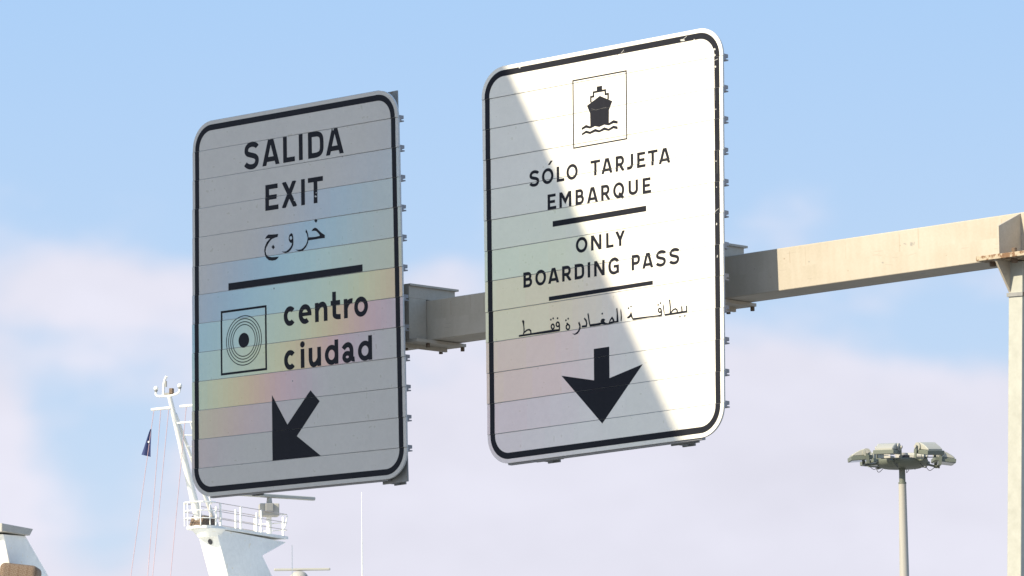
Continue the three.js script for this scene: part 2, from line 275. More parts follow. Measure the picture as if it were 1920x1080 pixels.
    case 'i': vert(cx); c.beginPath(); c.arc(cx, y0 - h * 0.235, s * 0.62, 0, 7); c.fill(); break;
    case 'd': vert(r, y0 - h * 0.27, y1); oval(l, r, y0 + hs - 3, y1 - hs + 3); break;
    case 'a': c.beginPath(); c.moveTo(x0 + w * 0.08, y0 + h * 0.27); c.bezierCurveTo(x0 + w * 0.3, y0 - h * 0.01, x1 - w * 0.27, y0 + h * 0.0, x1 - w * 0.27, y0 + h * 0.42); c.lineTo(x1 - w * 0.27, y1 - h * 0.28); c.quadraticCurveTo(x1 - w * 0.24, b, x1 - w * 0.03, b - 2); c.stroke();
      c.lineWidth = s * 0.92; c.beginPath(); c.ellipse(x0 + w * 0.39, y1 - h * 0.29, w * 0.26, h * 0.19, 0, 0, 7); c.stroke(); break;
  }
  c.restore();
}
const word = (c, y0, y1, s, list) => { for (const [ch, a, b] of list) glyph(c, ch, a, b, y0, y1, s); };

const printExit = (c, INK) => {
  word(c, 177, 332, 32, [['S', 456, 579], ['A', 612, 753], ['L', 788, 887], ['I', 921, 955], ['D', 1000, 1131], ['A', 1153, 1295]]);
  word(c, 448, 603, 31, [['E', 633, 744], ['X', 771, 904], ['I', 936, 968], ['T', 994, 1120]]);
  for (const p of [[1056,696,1069,708,1057,720,1042,707],[1019,765,1030,753,1048,748,1065,755,1083,771,1103,786,1128,800,1128,818,1090,817,998,818,988,817,988,800,1041,803,1086,801,1084,793,1072,780,1056,769,1040,765],[973,749,984,766,991,787,993,811,987,834,970,856,945,874,920,876,900,870,881,860,904,865,929,865,949,857,970,841,981,822,985,801,980,780,968,764],[850,759,860,766,865,786,866,815,864,830,856,845,842,860,823,870,800,873,783,869,765,860,784,863,804,863,823,855,842,841,851,829,855,817,847,819,836,812,828,800,827,785,833,768],[628,771,637,757,656,747,685,750,714,752,739,752,733,769,710,772,685,777,668,788,649,807,634,826,630,847,636,865,654,879,683,886,717,888,742,889,729,900,714,906,687,907,660,902,637,886,623,864,619,837,626,814,641,791,662,776,672,772,651,769,639,769],[695,812,709,828,695,840,681,825]]) polyFill(c, p);
  c.fillRect(312, 1006, 1121, 42);
  word(c, 1196, 1309, 30, [['c', 779, 881], ['e', 903, 1008], ['n', 1038, 1140], ['t', 1168, 1247], ['r', 1275, 1346], ['o', 1358, 1470]]);
  word(c, 1457, 1570, 30, [['c', 778, 879], ['i', 915, 946], ['u', 981, 1082], ['d', 1113, 1223], ['a', 1256, 1358], ['d', 1382, 1496]]);
  c.lineWidth = 13; c.strokeRect(253.5, 1174.5, 375, 375);
  c.lineWidth = 5; for (const r of [148, 130, 112, 95]) { c.beginPath(); c.arc(443, 1362, r, 0, 7); c.stroke(); }
  c.beginPath(); c.arc(442, 1361, 44.5, 0, 7); c.fill();
  polyFill(c, [673, 1709, 799, 1895, 990, 1707, 1064, 1778, 875, 1969, 1068, 2100, 674, 2100]);
  c.globalCompositeOperation = 'destination-out'; for (const p of [[856,789,855,794,850,797,845,798,839,796,835,792,834,786,835,781,840,778,845,777,851,779,855,783]]) polyFill(c, p); c.globalCompositeOperation = 'source-over';
  c.fillStyle = '#c9c9c4'; // chipped letters
  for (const [x, y, a, b] of [[1058, 563, 9, 5], [1063, 542, 4, 4], [882, 566, 9, 5], [1213, 180, 5, 9]]) { c.beginPath(); c.ellipse(x, y, a, b, 0.3, 0, 7); c.fill(); }
  c.fillStyle = '#8a8a86'; for (const [x, y, a] of [[1284, 352, 4], [700, 1075, 5], [845, 1640, 4], [1420, 700, 3]]) { c.beginPath(); c.arc(x, y, a, 0, 7); c.fill(); }
  c.fillStyle = INK;
};
const printBoarding = (c, INK) => {
  c.lineWidth = 8; c.strokeRect(679, 161, 387, 385);
  polyFill(c, [874, 275, 964, 318, 940, 365, 938, 441, 803, 438, 802, 365, 779, 318]);
  c.lineWidth = 11; c.lineJoin = 'miter';
  polyLine(c, [808, 303, 808, 272, 828, 272, 828, 248, 914, 248, 914, 272, 934, 272, 934, 303]);
  c.fillRect(852, 219, 39, 27);
  polyFill(c, [739, 439, 772, 426, 800, 438, 838, 426, 872, 440, 906, 427, 936, 440, 971, 427, 1002, 437, 1002, 452, 971, 445, 938, 453, 905, 444, 869, 452, 836, 443, 801, 452, 772, 443, 740, 452]);
  polyFill(c, [740, 471, 772, 458, 800, 469, 838, 458, 868, 470, 905, 458, 935, 471, 971, 458, 1001, 468, 1001, 484, 971, 474, 938, 484, 905, 475, 867, 483, 838, 475, 800, 483, 771, 473, 741, 483]);
  word(c, 636, 723, 18, [['S', 350, 421], ['O', 442, 528], ['L', 552, 608], ['O', 623, 707], ['T', 801, 871], ['A', 882, 960], ['R', 984, 1050], ['J', 1067, 1111], ['E', 1139, 1201], ['T', 1216, 1286], ['A', 1297, 1377]]);
  polyFill(c, [487, 616, 508, 594, 523, 596, 501, 618]);
  word(c, 786, 873, 18, [['E', 483, 546], ['M', 570, 658], ['B', 689, 754], ['A', 775, 852], ['R', 877, 944], ['Q', 964, 1046], ['U', 1076, 1145], ['E', 1178, 1239]]);
  c.fillRect(518, 942, 685, 32);
  word(c, 1060, 1145, 18, [['O', 687, 773], ['N', 799, 876], ['L', 910, 964], ['Y', 978, 1047]]);
  word(c, 1208, 1294, 18, [['B', 294, 362], ['O', 383, 464], ['A', 481, 559], ['R', 584, 654], ['D', 677, 748], ['I', 774, 791], ['N', 821, 898], ['G', 925, 1003], ['P', 1095, 1162], ['A', 1174, 1250], ['S', 1272, 1343], ['S', 1368, 1439]]);
  c.fillRect(484, 1368, 763, 23);
  for (const p of [[253,1558,360,1558,501,1556,561,1559,561,1571,466,1571,359,1569,254,1569],[277,1481,286,1475,295,1483,294,1504,297,1531,294,1556,283,1559,289,1541,288,1517,283,1495],[706,1534,715,1553,716,1572,707,1589,692,1601,671,1605,652,1595,673,1598,689,1590,701,1578,706,1562,698,1540],[746,1516,761,1531,766,1551,762,1571,723,1570,725,1559,754,1559,756,1547,749,1533,740,1522],[767,1499,773,1492,778,1506,781,1528,787,1558,835,1559,873,1556,876,1567,852,1572,784,1572,777,1552,772,1525],[851,1562,871,1561,862,1551,871,1538,888,1538,898,1546,889,1553,899,1563,921,1568,934,1546,948,1533,962,1550,965,1561,980,1562,982,1521,979,1493,987,1489,990,1514,994,1553,995,1571,964,1571,928,1574,895,1573,869,1569,851,1573],[1012,1495,1017,1517,1020,1551,1016,1570,1010,1564,1011,1539,1009,1510],[1086,1518,1093,1537,1100,1560,1183,1562,1274,1565,1308,1562,1310,1573,1219,1571,1100,1572,1091,1560,1085,1551,1074,1558,1059,1557,1057,1551,1074,1542,1083,1530],[1317,1499,1324,1520,1329,1559,1325,1567,1321,1547,1316,1519],[1326,1564,1371,1564,1435,1563,1487,1563,1489,1573,1435,1574,1331,1574]]) polyFill(c, p);
  c.lineWidth = 9; for (const p of [[294,1548,314,1537,332,1536,343,1544,344,1558],[519,1541,518,1545,517,1548,514,1551,511,1553,508,1553,505,1552,502,1549,499,1546,498,1542,497,1538,498,1534,499,1531,502,1528,505,1526,508,1526,512,1527,515,1529,517,1533,519,1537,519,1541],[557,1532,556,1536,554,1539,552,1542,549,1543,545,1543,542,1542,539,1540,537,1537,535,1534,535,1530,535,1526,537,1523,539,1520,543,1519,546,1518,549,1519,552,1522,555,1525,556,1528,557,1532],[558,1532,558,1565],[634,1556,633,1560,631,1564,629,1567,625,1568,621,1569,617,1567,614,1565,611,1562,609,1558,609,1553,609,1549,611,1545,614,1543,618,1541,622,1541,625,1542,629,1544,632,1548,633,1552,634,1556],[612,1531,625,1542],[1304,1541,1304,1544,1303,1547,1300,1549,1298,1551,1295,1551,1292,1550,1289,1548,1287,1545,1285,1542,1285,1539,1285,1535,1287,1532,1289,1530,1292,1529,1295,1529,1298,1530,1300,1531,1303,1534,1304,1537,1304,1541],[1306,1541,1308,1568],[1373,1564,1389,1549,1407,1544,1419,1553,1420,1564],[1366,1491,1371,1534,1369,1564],[1452,1535,1454,1570],[1487,1536,1488,1572]]) polyLine(c, p);
  for (const row of [[495,1498,512,1493,545,1496,607,1515,624,1508],[876,1509,1069,1501,1087,1494,1283,1508,1300,1500,1441,1592,1476,1592,1366,1493]]) for (let i = 0; i < row.length; i += 2) { c.beginPath(); c.arc(row[i], row[i + 1], 5.5, 0, 7); c.fill(); }
  polyFill(c, [812, 1700, 925, 1700, 925, 1876, 1169, 1825, 869, 2124, 569, 1824, 811, 1876]);
  c.globalCompositeOperation = 'destination-out'; for (const p of [[932,1562,946,1547,954,1560]]) polyFill(c, p); c.globalCompositeOperation = 'source-over';
  // chipped and scratched border
  c.fillStyle = c.strokeStyle = '#c4c2ba';
  for (const [x, y, a, b] of [[1470, 47, 17, 6], [1552, 56, 5, 3], [1693, 132, 8, 6], [1696, 165, 5, 5], [1699, 231, 6, 6], [287, 27, 7, 5], [1702, 760, 4, 3], [1704, 1110, 4, 7], [1709, 1290, 3, 8], [1701, 470, 3, 4], [1705, 905, 3, 3]]) { c.beginPath(); c.ellipse(x, y, a, b, 0.2, 0, 7); c.fill(); }
  c.lineWidth = 3; polyLine(c, [1458, 52, 1500, 28]); polyLine(c, [1030, 55, 1052, 38]); polyLine(c, [1688, 196, 1718, 190]); polyLine(c, [1690, 1040, 1718, 1026]);
  c.lineWidth = 2; c.strokeStyle = '#6c6a66'; polyLine(c, [812, 340, 845, 352, 920, 346]); polyLine(c, [1000, 60, 1060, 50]); polyLine(c, [1694, 300, 1700, 420]); polyLine(c, [1712, 700, 1708, 830]);
  c.fillStyle = INK;
};

const STRIPS = 40;
function plankShape(i) {
  const y1 = SH / 2 - i * PL, y0 = y1 - PL, gap = 0.0009, a = y0 + (i === 12 ? 0 : gap), b = y1 - (i === 0 ? 0 : gap), w = SW / 2, s = new THREE.Shape();
  if (i === 0) { s.moveTo(-w, a); s.lineTo(w, a); s.lineTo(w, b - CR); s.absarc(w - CR, b - CR, CR, 0, Math.PI / 2); s.lineTo(-w + CR, b); s.absarc(-w + CR, b - CR, CR, Math.PI / 2, Math.PI); }
  else if (i === 12) { s.moveTo(w, b); s.lineTo(-w, b); s.lineTo(-w, a + CR); s.absarc(-w + CR, a + CR, CR, Math.PI, Math.PI * 1.5); s.lineTo(w - CR, a); s.absarc(w - CR, a + CR, CR, Math.PI * 1.5, Math.PI * 2); }
  else { s.moveTo(-w, a); s.lineTo(w, a); s.lineTo(w, b); s.lineTo(-w, b); }
  s.closePath(); return [s, (y0 + y1) / 2, a, b];
}
function signUV(g, mid) { const p = g.attributes.position, uv = g.attributes.uv; for (let k = 0; k < p.count; k++) uv.setXY(k, (p.getX(k) + SW / 2) / SW, (p.getY(k) + SH / 2) / SH); g.translate(0, -mid, 0); return g; }
function plankGeo(i) { // aluminium lamella body; the first and last carry the rounded corners
  const [s, mid] = plankShape(i), bev = 0.0008;
  const g = new THREE.ExtrudeGeometry(s, { depth: 0.012 - 2 * bev, bevelEnabled: true, bevelThickness: bev, bevelSize: bev, bevelOffset: -bev, bevelSegments: 1, curveSegments: 16 });
  g.translate(0, 0, -0.012 + bev - 0.0006); return signUV(g, mid);
}
function sheetGeo(i) { // reflective sheeting on the face of a lamella, cut in narrow strips along its length so that the placed sheen can vary
  const [, mid, a, b] = plankShape(i), w = SW / 2, pos = [], uv = [], e = 0.0009;
  const edge = (x) => { if (i && i !== 12) return 0; const q = Math.abs(x) - (w - CR); return q <= 0 ? 0 : CR - Math.sqrt(Math.max(0, (CR - e) ** 2 - q * q)) - e; };
  const g = new THREE.BufferGeometry();
  for (let k = 0; k < STRIPS; k++) {
    const n = i === 0 || i === 12 ? (k < 4 || k >= STRIPS - 4 ? 6 : 1) : 1, xa = -w + e + k / STRIPS * (SW - 2 * e), dx = (SW - 2 * e) / STRIPS / n, st = pos.length / 3;
    for (let j = 0; j < n; j++) { const x0 = xa + j * dx, x1 = x0 + dx, t0 = b - e - (i === 0 ? edge(x0) : 0), t1 = b - e - (i === 0 ? edge(x1) : 0), u0 = a + e + (i === 12 ? edge(x0) : 0), u1 = a + e + (i === 12 ? edge(x1) : 0); pos.push(x0, u0, 0, x1, u1, 0, x1, t1, 0, x0, u0, 0, x1, t1, 0, x0, t0, 0); }
    g.addGroup(st, pos.length / 3 - st, k);
  }
  for (let k = 0; k < pos.length; k += 3) uv.push(pos[k], pos[k + 1]);
  g.setAttribute('position', new THREE.Float32BufferAttribute(pos, 3)); g.setAttribute('normal', new THREE.Float32BufferAttribute(pos.map((_, k) => (k % 3 === 2 ? 1 : 0)), 3)); g.setAttribute('uv', new THREE.Float32BufferAttribute(uv, 2));
  g.translate(0, -mid, 0); return g;
}
const printGeos = Array.from({ length: 13 }, (_, i) => { const [s, mid] = plankShape(i); return signUV(new THREE.ShapeGeometry(s, 16), mid).translate(0, 0, 0.0006); });
const plankGeos = Array.from({ length: 13 }, (_, i) => plankGeo(i)), sheetGeos = Array.from({ length: 13 }, (_, i) => sheetGeo(i));
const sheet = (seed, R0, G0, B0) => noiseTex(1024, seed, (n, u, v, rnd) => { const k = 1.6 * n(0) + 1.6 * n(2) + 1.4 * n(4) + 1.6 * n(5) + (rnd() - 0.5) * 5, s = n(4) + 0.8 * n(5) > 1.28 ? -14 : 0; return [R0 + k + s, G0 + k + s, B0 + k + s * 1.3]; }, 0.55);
const agedSheet = sheet(21, 206, 201, 192), freshScatterSheet = sheet(22, 245, 239, 225);  // right sheet also whitened to stand in for sunlight scattered across it
// rainbow sheen placed on the sheeting through film thickness and strength: level q runs along the order of its colours, from violet over green to pink, and the film fades out at both ends
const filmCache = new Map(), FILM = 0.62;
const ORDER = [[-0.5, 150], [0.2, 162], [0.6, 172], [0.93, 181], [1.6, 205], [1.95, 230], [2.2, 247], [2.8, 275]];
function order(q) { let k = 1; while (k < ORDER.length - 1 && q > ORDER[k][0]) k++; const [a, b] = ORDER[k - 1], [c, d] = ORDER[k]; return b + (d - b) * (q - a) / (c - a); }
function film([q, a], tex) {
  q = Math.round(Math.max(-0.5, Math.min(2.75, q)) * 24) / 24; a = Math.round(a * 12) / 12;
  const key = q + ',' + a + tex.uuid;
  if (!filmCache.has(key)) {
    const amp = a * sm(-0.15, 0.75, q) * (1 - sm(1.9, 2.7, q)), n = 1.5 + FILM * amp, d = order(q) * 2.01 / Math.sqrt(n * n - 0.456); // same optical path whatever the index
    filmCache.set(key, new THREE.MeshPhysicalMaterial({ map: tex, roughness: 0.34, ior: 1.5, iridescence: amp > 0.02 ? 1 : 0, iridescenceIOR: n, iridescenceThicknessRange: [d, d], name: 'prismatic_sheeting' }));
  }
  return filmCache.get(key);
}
const ribShape = [[-0.0125, 0.014], [-0.05, 0.014], [-0.05, -0.006], [-0.03, -0.006], [-0.03, -0.015], [-0.052, -0.015], [-0.052, -0.022], [-0.0125, -0.022]];
const ribGeo = sidePrism(ribShape, -SW / 2 + 0.002, SW / 2 - 0.002), edgeGeo = sidePrism([[-0.0125, 0.016], [-0.04, 0.016], [-0.04, -0.004], [-0.0125, -0.004]], -0.73, 0.71);
function sign(label, pose, tex, sheeting, placedSheen, posts) {
  const [cx, cy, cz, yaw, roll, twist, tilt] = pose;
  const g = thing('overhead_sign', label, 'road sign', [cx, cy - SH / 2, cz], 0, 'overhead lane signs on the gantry arm'); g.rotation.z = roll * R;
  const ink = new THREE.MeshPhysicalMaterial({ map: tex, transparent: true, roughness: 0.5, specularIntensity: 0.3, name: 'printed_vinyl' });
  const slack = (v) => 0.0012 * n3(v * 9, cx * 3, 4); // the lamellae never sit quite flush
  const at = (m, v) => { m.position.set(0, SH / 2 + v, v * Math.sin(tilt * R) + slack(v)); m.rotation.order = 'YXZ'; m.rotation.set(tilt * R, (yaw + twist * v / (SH / 2)) * R, 0); return m; };
  for (let i = 0; i < 13; i++) {
    const v = SH / 2 - (i + 0.5) * PL;
    const plank = at(part('plank', plankGeos[i], M.plank, g), v);
    part('sheeting', sheetGeos[i], Array.from({ length: STRIPS }, (_, k) => film(placedSheen((k + 0.5) / STRIPS * 1750, (i + 0.5) * 175, i), sheeting)), plank);
    part('print', printGeos[i], ink, plank);
    if (i) at(part('joint_rail', ribGeo, M.alu, g), v + PL / 2);
  }
  at(part('edge_rail', edgeGeo, M.alu, g), SH / 2 - 0.012); at(part('edge_rail', edgeGeo, M.alu, g), -SH / 2 - 0.004);
  for (const [x, top, bot, z, lean = 0] of posts) { // H-section uprights behind the planks
    const u = new THREE.Group(); u.name = 'upright'; u.position.set(x - cx, SH / 2, z); u.rotation.z = lean * R; g.add(u);
    part('front_flange', box(-0.1, 0.1, bot, top, -0.064, -0.054), M.grey, u); part('web', box(-0.06, -0.052, bot + 0.001, top - 0.001, -0.1495, -0.0645), M.grey, u); part('rear_flange', box(-0.1, -0.01, bot, top, -0.16, -0.15), M.grey, u);
  }
  return g;
}
const exitTex = signCanvas(printExit, 31), boardTex = signCanvas(printBoarding, 57);
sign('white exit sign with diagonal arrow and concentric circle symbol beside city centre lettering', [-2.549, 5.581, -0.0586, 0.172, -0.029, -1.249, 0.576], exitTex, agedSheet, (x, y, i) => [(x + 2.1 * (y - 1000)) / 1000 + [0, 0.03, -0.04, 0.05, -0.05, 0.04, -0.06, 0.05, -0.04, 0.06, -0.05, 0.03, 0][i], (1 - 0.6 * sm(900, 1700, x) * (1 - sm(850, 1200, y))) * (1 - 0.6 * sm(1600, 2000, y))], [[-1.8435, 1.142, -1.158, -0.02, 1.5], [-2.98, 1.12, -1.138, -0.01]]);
sign('white boarding pass sign with framed ship symbol and straight downward arrow', [0, 5.592, 0.0586, 0.932, 1.21, 1.2215, -1.716], boardTex, freshScatterSheet, (x, y, i) => [Math.max(1.5, 1.55 + ((x - 100) * 0.2 + (y - 1100) * 0.75) / 1000) + [0, 0, 0, 0, 0, 0.05, -0.05, 0.06, -0.06, 0.05, -0.05, 0.04, 0][i], 0.95 * sm(650, 1250, y) * (1 - sm(450, 1250, x))], [[0.486, 1.12, -1.142, -0.035], [-0.495, 1.12, -1.138, -0.015]]);

// ------------------------------------------------------------------ floodlight mast
{
  const P = [-63.55, 0, -83.55], n = V(0.617, 0, 0.787), r = V(0.787, 0, -0.617);
  const m = thing('light_mast', 'tall tapered pole with a ring of floodlights standing on the quay', 'light mast', P);
  const Y = 14.74;
  part('pole', new THREE.CylinderGeometry(0.1, 0.25, Y - 0.55, 24).translate(0, (Y - 0.55) / 2 + 0.05, 0), M.pole, m); part('mast_head', new THREE.CylinderGeometry(0.082, 0.085, 0.52, 24).translate(0, Y - 0.26, 0), M.lampRim, m);
  part('base_flange', new THREE.CylinderGeometry(0.42, 0.42, 0.05, 24).translate(0, 0.025, 0), M.pole, m);
  part('collar', new THREE.CylinderGeometry(0.106, 0.106, 0.05, 24).translate(0, Y - 0.505, 0), M.lampRim, m);
  const ring = part('ring_tray', new THREE.LatheGeometry([[0.1, -0.1], [0.5, -0.09], [0.64, -0.02], [0.68, 0.06], [0.68, 0.12], [0.65, 0.12], [0.6, 0.0], [0.1, -0.02], [0.1, -0.1]].map(([a, b]) => new THREE.Vector2(a, b)), 40).translate(0, Y - 0.02, 0), M.lampRim, m);
  part('hub', new THREE.CylinderGeometry(0.16, 0.2, 0.28, 20).translate(0, Y + 0.14, 0), M.pole, m);
  const at = (th, rad, y) => n.clone().multiplyScalar(Math.cos(th) * rad).addScaledVector(r, Math.sin(th) * rad).setY(y);
  // floodlight: built pointing along +z, origin at its yoke
  const prof = [[-0.16, 0.0], [-0.18, 0.1], [-0.14, 0.165], [-0.04, 0.185], [0.1, 0.155], [0.24, 0.095], [0.33, 0.04], [0.33, 0.0]];
  const body = sidePrism(prof, -0.25, 0.25, 0.02), rim = box(-0.285, 0.285, -0.11, -0.001, -0.2, 0.37, 0.012), glass = box(-0.26, 0.26, -0.118, -0.1105, -0.175, 0.345);
  const endcap = new THREE.CylinderGeometry(0.105, 0.105, 0.04, 18).rotateZ(Math.PI / 2), knob = new THREE.CylinderGeometry(0.04, 0.04, 0.03, 12).rotateZ(Math.PI / 2);
  const ys = new THREE.Shape([[-0.34, 0.11], [-0.34, -0.218], [0.34, -0.218], [0.34, 0.11], [0.322, 0.11], [0.322, -0.2], [-0.322, -0.2], [-0.322, 0.11]].map((p) => new THREE.Vector2(...p))), yoke = new THREE.ExtrudeGeometry(ys, { depth: 0.08, bevelEnabled: false }).translate(0, 0, -0.1);
  [-80, -20, 40, 100, 160, 220].forEach((deg, i) => {
    const th = deg * R, o = at(th, 1.03, Y + [0.2, 0.27, 0.29, 0.14, 0.2, 0.2][i]);
    const g = new THREE.Group(); g.name = 'floodlight'; g.position.copy(o); g.rotation.order = 'YXZ'; g.rotation.set([4, 3, 10, 7, 4, 6][i] * R, Math.atan2(o.x, o.z), [0, -1, 3, -2, 2, 0][i] * R); m.add(g);
    part('housing', body, M.lamp, g); part('frame', rim, M.lampRim, g); part('lens', glass, M.glass, g); for (const sd of [-1, 1]) { part('end_cap', endcap, M.lamp, g).position.set(sd * 0.272, 0.075, -0.06); part('knob', knob, M.pole, g).position.set(sd * 0.355, 0.075, -0.06); } part('yoke', yoke, M.lampRim, g);
    const a = at(th, 0.55, Y + 0.02), b = at(th, 1.0, o.y - 0.235); part('outrigger', bar(a.toArray(), b.toArray(), 0.03), M.lampRim, m);
    const c0 = at(th + 0.12, 0.62, Y - 0.02), c1 = at(th + 0.2, 0.78, Y - 0.16), c2 = at(th + 0.12, 0.95, Y - 0.02); part('cable_loop', tube([c0.toArray(), c1.toArray(), c2.toArray()], 0.008), M.dark, m);
    const q = at(th + 0.5, 0.42, 0), gb = part('control_box', new RoundedBoxGeometry(0.24, 0.16, 0.2, 2, 0.02), i % 2 ? M.dark : M.pole, m); gb.position.set(q.x, Y + 0.11, q.z); gb.rotation.y = th;
  });
  part('lightning_spike', new THREE.ConeGeometry(0.03, 0.1, 10).rotateX(Math.PI).translate(...at(-35 * R, 0.45, Y - 0.075).toArray()), M.dark, m);
}

// ------------------------------------------------------------------ ferry alongside the quay
const FY = 23.083; // height of the mast platform above the waterline
const ferry = thing('ferry', 'large white ferry with radar mast and funnel moored at the quay', 'ship', [-135.791, -2.5, -128.5], 17.4566 * R);
{
  const f = ferry, U = (y) => FY + y;
  // hull and decks (below the frame)
  const hs = new THREE.Shape(); const B = 9.2, zA = 42, zF = -58; hs.moveTo(-B, zA); hs.lineTo(B, zA); hs.lineTo(B, -30); hs.quadraticCurveTo(B, -48, 0, zF); hs.quadraticCurveTo(-B, -48, -B, -30); hs.closePath();
  const hull = new THREE.ExtrudeGeometry(hs, { depth: 9.5, bevelEnabled: false, curveSegments: 16 }); hull.rotateX(Math.PI / 2); hull.translate(-0.7, 8.5, 0);
  part('hull', metric(hull), M.white, f);
  part('deckhouse', box(-9.2, 7.8, 8.505, 14.5, -30, 36), M.white, f);
  part('deckhouse', box(-8.2, 6.8, 14.505, U(-5.4), -26, 26), M.white, f);
  for (let k = 0; k < 14; k++) part('window', box(7.805, 7.82, 11.2, 12.6, -28 + k * 4.4, -25.6 + k * 4.4), M.dark, f);
  part('bridge_deck', box(-5.5, 4.1, U(-5.395), U(-4.2), -18, 8), M.white, f);
  // mast pedestal: raked back, carrying a long platform
  const ped = part('mast_pedestal', sidePrism([[-0.02, -0.13], [-6.42, -0.25], [-4.2, -0.99], [-8.4, -4.9], [-2.7, -4.9], [-0.16, -0.4]].map(([z, y]) => [z, U(y)]), -0.92, 0, 0.01), M.white, f);
  const flare = new THREE.CylinderGeometry(0.72, 0.44, 0.34, 24).translate(-0.5, U(-0.3), -0.28); part('flare', flare, M.white, ped);
  part('access_hole', new THREE.CylinderGeometry(0.1, 0.1, 0.03, 16).scale(1, 1, 1.25).rotateX(Math.PI / 2).rotateX(0.5).translate(-0.42, U(-0.66), -0.27), M.dark, ped);
  const ps = new THREE.Shape(); ps.moveTo(0.06, 6.5); ps.lineTo(0.06, 0.2); ps.absarc(-0.68, 0.2, 0.74, 0, -Math.PI, true); ps.lineTo(-1.42, 6.5); ps.closePath();
  const pg = new THREE.ExtrudeGeometry(ps, { depth: 0.12, bevelEnabled: false, curveSegments: 16 }); pg.rotateX(-Math.PI / 2); pg.translate(0, U(-0.12), 0);
  part('mast_platform', metric(pg), M.white, f);
  // platform railing
  const W_ = M.white, rail = new THREE.Group(); rail.name = 'railing'; f.add(rail);
  for (const x of [0.02, -1.38]) {
    for (const z of x > 0 ? [0.02, -0.36, -1.75, -2.2, -3.65, -4.05, -6.1] : [-1.0, -3.0, -6.1]) part('stanchion', box(x - 0.035, x + 0.035, U(0.001), U([-0.36, -2.2, -4.05].includes(z) ? 0.98 : 0.82), z - 0.035, z + 0.035), W_, rail);
    for (const y of [0.3, 0.62, 0.98]) part('rail', bar([x, U(y), 0.05], [x, U(y - 0.02), -6.45], 0.015), M.railing, rail);
  }
  for (const y of [0.3, 0.62, 0.98]) { part('rail', bar([0.02, U(y - 0.02), -6.45], [-1.38, U(y - 0.02), -6.45], 0.022), W_, rail); part('rail', tube(Array.from({ length: 9 }, (_, k) => { const a = Math.PI * k / 8; return [-0.68 + 0.7 * Math.cos(a), U(y), 0.08 + 0.7 * Math.sin(a)]; }), y > 0.9 ? 0.036 : 0.024, 24, 8), W_, rail); }
  for (const a of [0.5, 1.1, 2, 2.6]) part('stanchion', bar([-0.68 + 0.7 * Math.cos(a), U(0), -0.1 + 0.7 * Math.sin(a) + 0.15], [-0.68 + 0.7 * Math.cos(a), U(0.98), 0.08 + 0.7 * Math.sin(a)], 0.025), W_, rail);
  part('brace', bar([0.02, U(0.9), -6.5], [0.02, U(0.35), -6.25], 0.03), W_, rail);
  // raked mast pole with its yards, lamps and domes
  const pole = part('mast_pole', bar([-0.7, U(-0.01), 0.1], [-0.7, U(5.3), 2.76], 0.19, 0.095, 14), W_, f); part('mast_strut', bar([-0.5, U(-0.01), -1.0], [-0.66, U(4.6), 2.3], 0.1, 0.06, 10), W_, f);
  part('mast_foot', sidePrism([[0.55, 0.001], [-1.1, 0.001], [-0.75, 0.42], [0.3, 0.42]].map(([z, y]) => [z, U(y)]), -0.98, -0.42), M.brown, pole);
  part('yard', bar([-1.58, U(4.77), 2.75], [-0.75, U(4.82), 2.6], 0.06), W_, pole); part('yard', bar([-0.2, U(4.83), 2.75], [0.6, U(4.85), 2.75], 0.055), W_, pole); part('yard', bar([-0.75, U(4.2), 2.2], [0.6, U(4.17), 2.6], 0.04), W_, pole);
  part('crosstree', tube([[-1.36, U(5.5), 2.75], [-1.33, U(5.36), 2.75], [-0.95, U(5.31), 2.76], [-0.55, U(5.33), 2.76], [-0.25, U(5.43), 2.75], [-0.21, U(5.56), 2.75]], 0.05, 40, 8), W_, pole);
  for (const [x, y] of [[-1.35, 5.66], [-0.21, 5.71]]) { const d = part('antenna_dome', new THREE.SphereGeometry(0.1, 16, 12).translate(x, U(y), 2.75), W_, pole); part('dome_base', new THREE.CylinderGeometry(0.08, 0.04, 0.12, 12).translate(x, U(y - 0.12), 2.75), M.grey, d); }
  part('top_pole', tube([[-1.0, U(5.35), 2.75], [-0.98, U(5.7), 2.75], [-0.93, U(6.0), 2.75], [-0.84, U(6.15), 2.75]], 0.055, 20, 8), W_, pole);
  part('aerial', box(-0.9, -0.84, U(5.7), U(5.95), 2.72, 2.78), M.grey, pole); part('nav_light', box(-0.68, -0.52, U(5.38), U(5.62), 2.68, 2.84, 0.02), M.brown, pole); part('nav_light_bracket', box(-0.95, -0.68, U(5.36), U(5.44), 2.7, 2.8), M.grey, pole);
  for (let k = 0; k < 7; k++) part('ladder_rung', bar([-0.45, U(1.0 + k * 0.45), 0.5 + k * 0.24], [-0.1, U(1.0 + k * 0.45), 0.25 + k * 0.24], 0.025), W_, pole);
  part('ladder_rail', bar([-0.1, U(0.9), 0.2], [-0.1, U(4.2), 2.0], 0.03), W_, pole);
  // radar
  const radar = new THREE.Group(); radar.name = 'radar'; radar.position.set(-0.7, U(0), -6.15); f.add(radar);
  part('column', new THREE.CylinderGeometry(0.11, 0.13, 0.9, 14).translate(0, 0.45, 0), W_, radar); part('gearbox', new RoundedBoxGeometry(0.85, 0.56, 0.65, 2, 0.05).rotateY(0.6).translate(0, 1.16, 0), M.pole, radar); part('gearbox_cover', new RoundedBoxGeometry(0.36, 0.36, 0.3, 2, 0.04).rotateY(0.6).translate(0.18, 1.25, 0.3), M.grey, radar);
  part('neck', new THREE.CylinderGeometry(0.1, 0.14, 0.34, 14).translate(0.05, 1.56, 0.05), M.pole, radar);
  const sc = part('scanner', new RoundedBoxGeometry(5.0, 0.16, 0.24, 2, 0.05), M.scanner, radar); sc.position.set(0.05, 1.78, 0.05); sc.rotation.y = 66 * R; sc.rotation.z = 0;
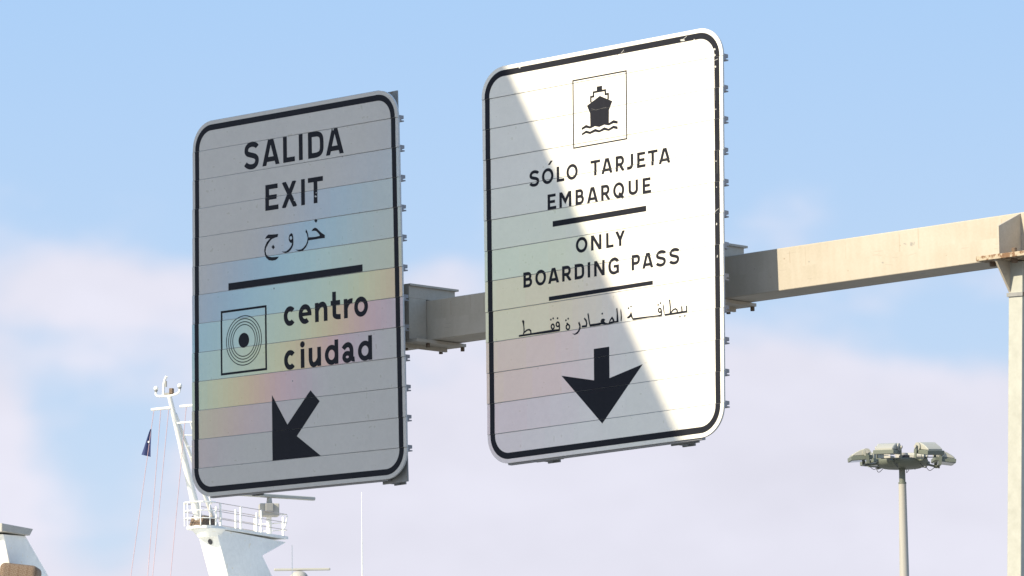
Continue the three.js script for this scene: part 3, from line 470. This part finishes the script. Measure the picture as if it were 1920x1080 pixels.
  const r2 = new THREE.Group(); r2.name = 'radar'; r2.position.set(-1.4, U(-4.2), -10.6); f.add(r2);
  part('column', new THREE.CylinderGeometry(0.12, 0.16, 2.5, 14).translate(0, 1.25, 0), W_, r2); part('gearbox', new THREE.SphereGeometry(0.42, 20, 12).scale(1, 0.85, 1).translate(-0.1, 2.68, 0.1), M.pole, r2);
  const s2 = part('scanner', new RoundedBoxGeometry(2.5, 0.11, 0.2, 2, 0.04), M.scanner, r2); s2.position.set(0, 3.1, 0); s2.rotation.y = 25 * R;
  { const w = part('whip_antenna', bar([2.55, U(-4.21), -8.69], [2.55, U(-0.1), -8.69], 0.035, 0.03, 8), W_, f); part('whip_tip', bar([2.55, U(-0.1), -8.69], [2.55, U(2.0), -8.69], 0.018, 0.01, 8), W_, w); }
  part('whip_antenna', bar([0.35, U(-4.21), -6.3], [0.35, U(-0.4), -6.3], 0.02, 0.015, 8), W_, f);
  // halyards
  for (const [a, b, rr] of [[[-1.46, 4.72, 2.75], [-2.9, -4.19, 2.75], 0.014], [[-1.14, 4.75, 2.72], [-1.95, -4.19, 2.75], 0.014], [[-0.8, 4.75, 2.65], [-1.75, -4.19, 2.75], 0.014], [[0.1, 4.8, 2.75], [-0.88, -4.19, 2.75], 0.014]]) part('halyard', bar([a[0], U(a[1]), a[2]], [b[0], U(b[1]), b[2]], rr, rr, 6), M.rope, f);
  // funnel casing with its lip, opening and rusty exhaust cowl
  const fun = part('funnel', sidePrism([[16.3, -1.64], [18.0, -1.7], [16.4, -5.39], [11.7, -5.39]].map(([z, y]) => [z, U(y)]), -2.6, 0.3, 0.02), M.white, f);
  part('rim', sidePrism([[15.95, -1.35], [18.35, -1.3], [18.35, -1.62], [16.2, -1.63]].map(([z, y]) => [z, U(y)]), -2.75, 0.45, 0.02), M.pole, fun);
  part('louvre', box(-1.9, -0.35, U(-2.35), U(-1.85), 17.55, 17.93), M.dark, fun);
    const win = part('covered_winch', new RoundedBoxGeometry(1.5, 0.7, 1.5, 4, 0.22).rotateZ(-0.12).rotateY(0.4).translate(0.75, U(-3.25), 17.45), M.brown, f); part('pedestal', box(0.35, 1.15, U(-5.39), U(-3.55), 17.1, 17.8), M.brown, win);
}
{ // flag hanging from the halyard
  const g = thing('flag', 'small navy blue flag hanging limp from the ferry mast halyard', 'flag', [0, 0, 0]);
  const pts = [], idx = [], N = 10, Mv = 12;
  for (let j = 0; j <= Mv; j++) for (let i = 0; i <= N; i++) {
    const t = j / Mv, u = i / N, w = 0.06 + 0.46 * Math.pow(t, 0.8);
    pts.push(-w * u * (0.75 + 0.25 * t) + 0.0 * t, -1.05 * t - 0.14 * (1 - u) * t, 0.05 * Math.sin(u * 9 + t * 2) * (0.4 + t));
  }
  for (let j = 0; j < Mv; j++) for (let i = 0; i < N; i++) { const a = j * (N + 1) + i; idx.push(a, a + N + 1, a + 1, a + 1, a + N + 1, a + N + 2); }
  const geo = new THREE.BufferGeometry(); geo.setAttribute('position', new THREE.Float32BufferAttribute(pts, 3)); geo.setIndex(idx); geo.computeVertexNormals();
  
  part('cloth', geo, std({ color: new THREE.Color().setRGB(0.03, 0.045, 0.13), roughness: 0.9, side: THREE.DoubleSide, name: 'navy_cloth' }), g);
  part('emblem', new THREE.SphereGeometry(0.045, 10, 8).scale(1, 1, 0.5).translate(-0.1, -0.55, 0.055), M.white, g);
  const l = V(-1.58, FY + 3.95, 2.75); ferry.updateMatrixWorld(true); g.position.copy(ferry.localToWorld(l)); g.rotation.y = 17.4566 * R;
}
renderer.render(scene, camera);
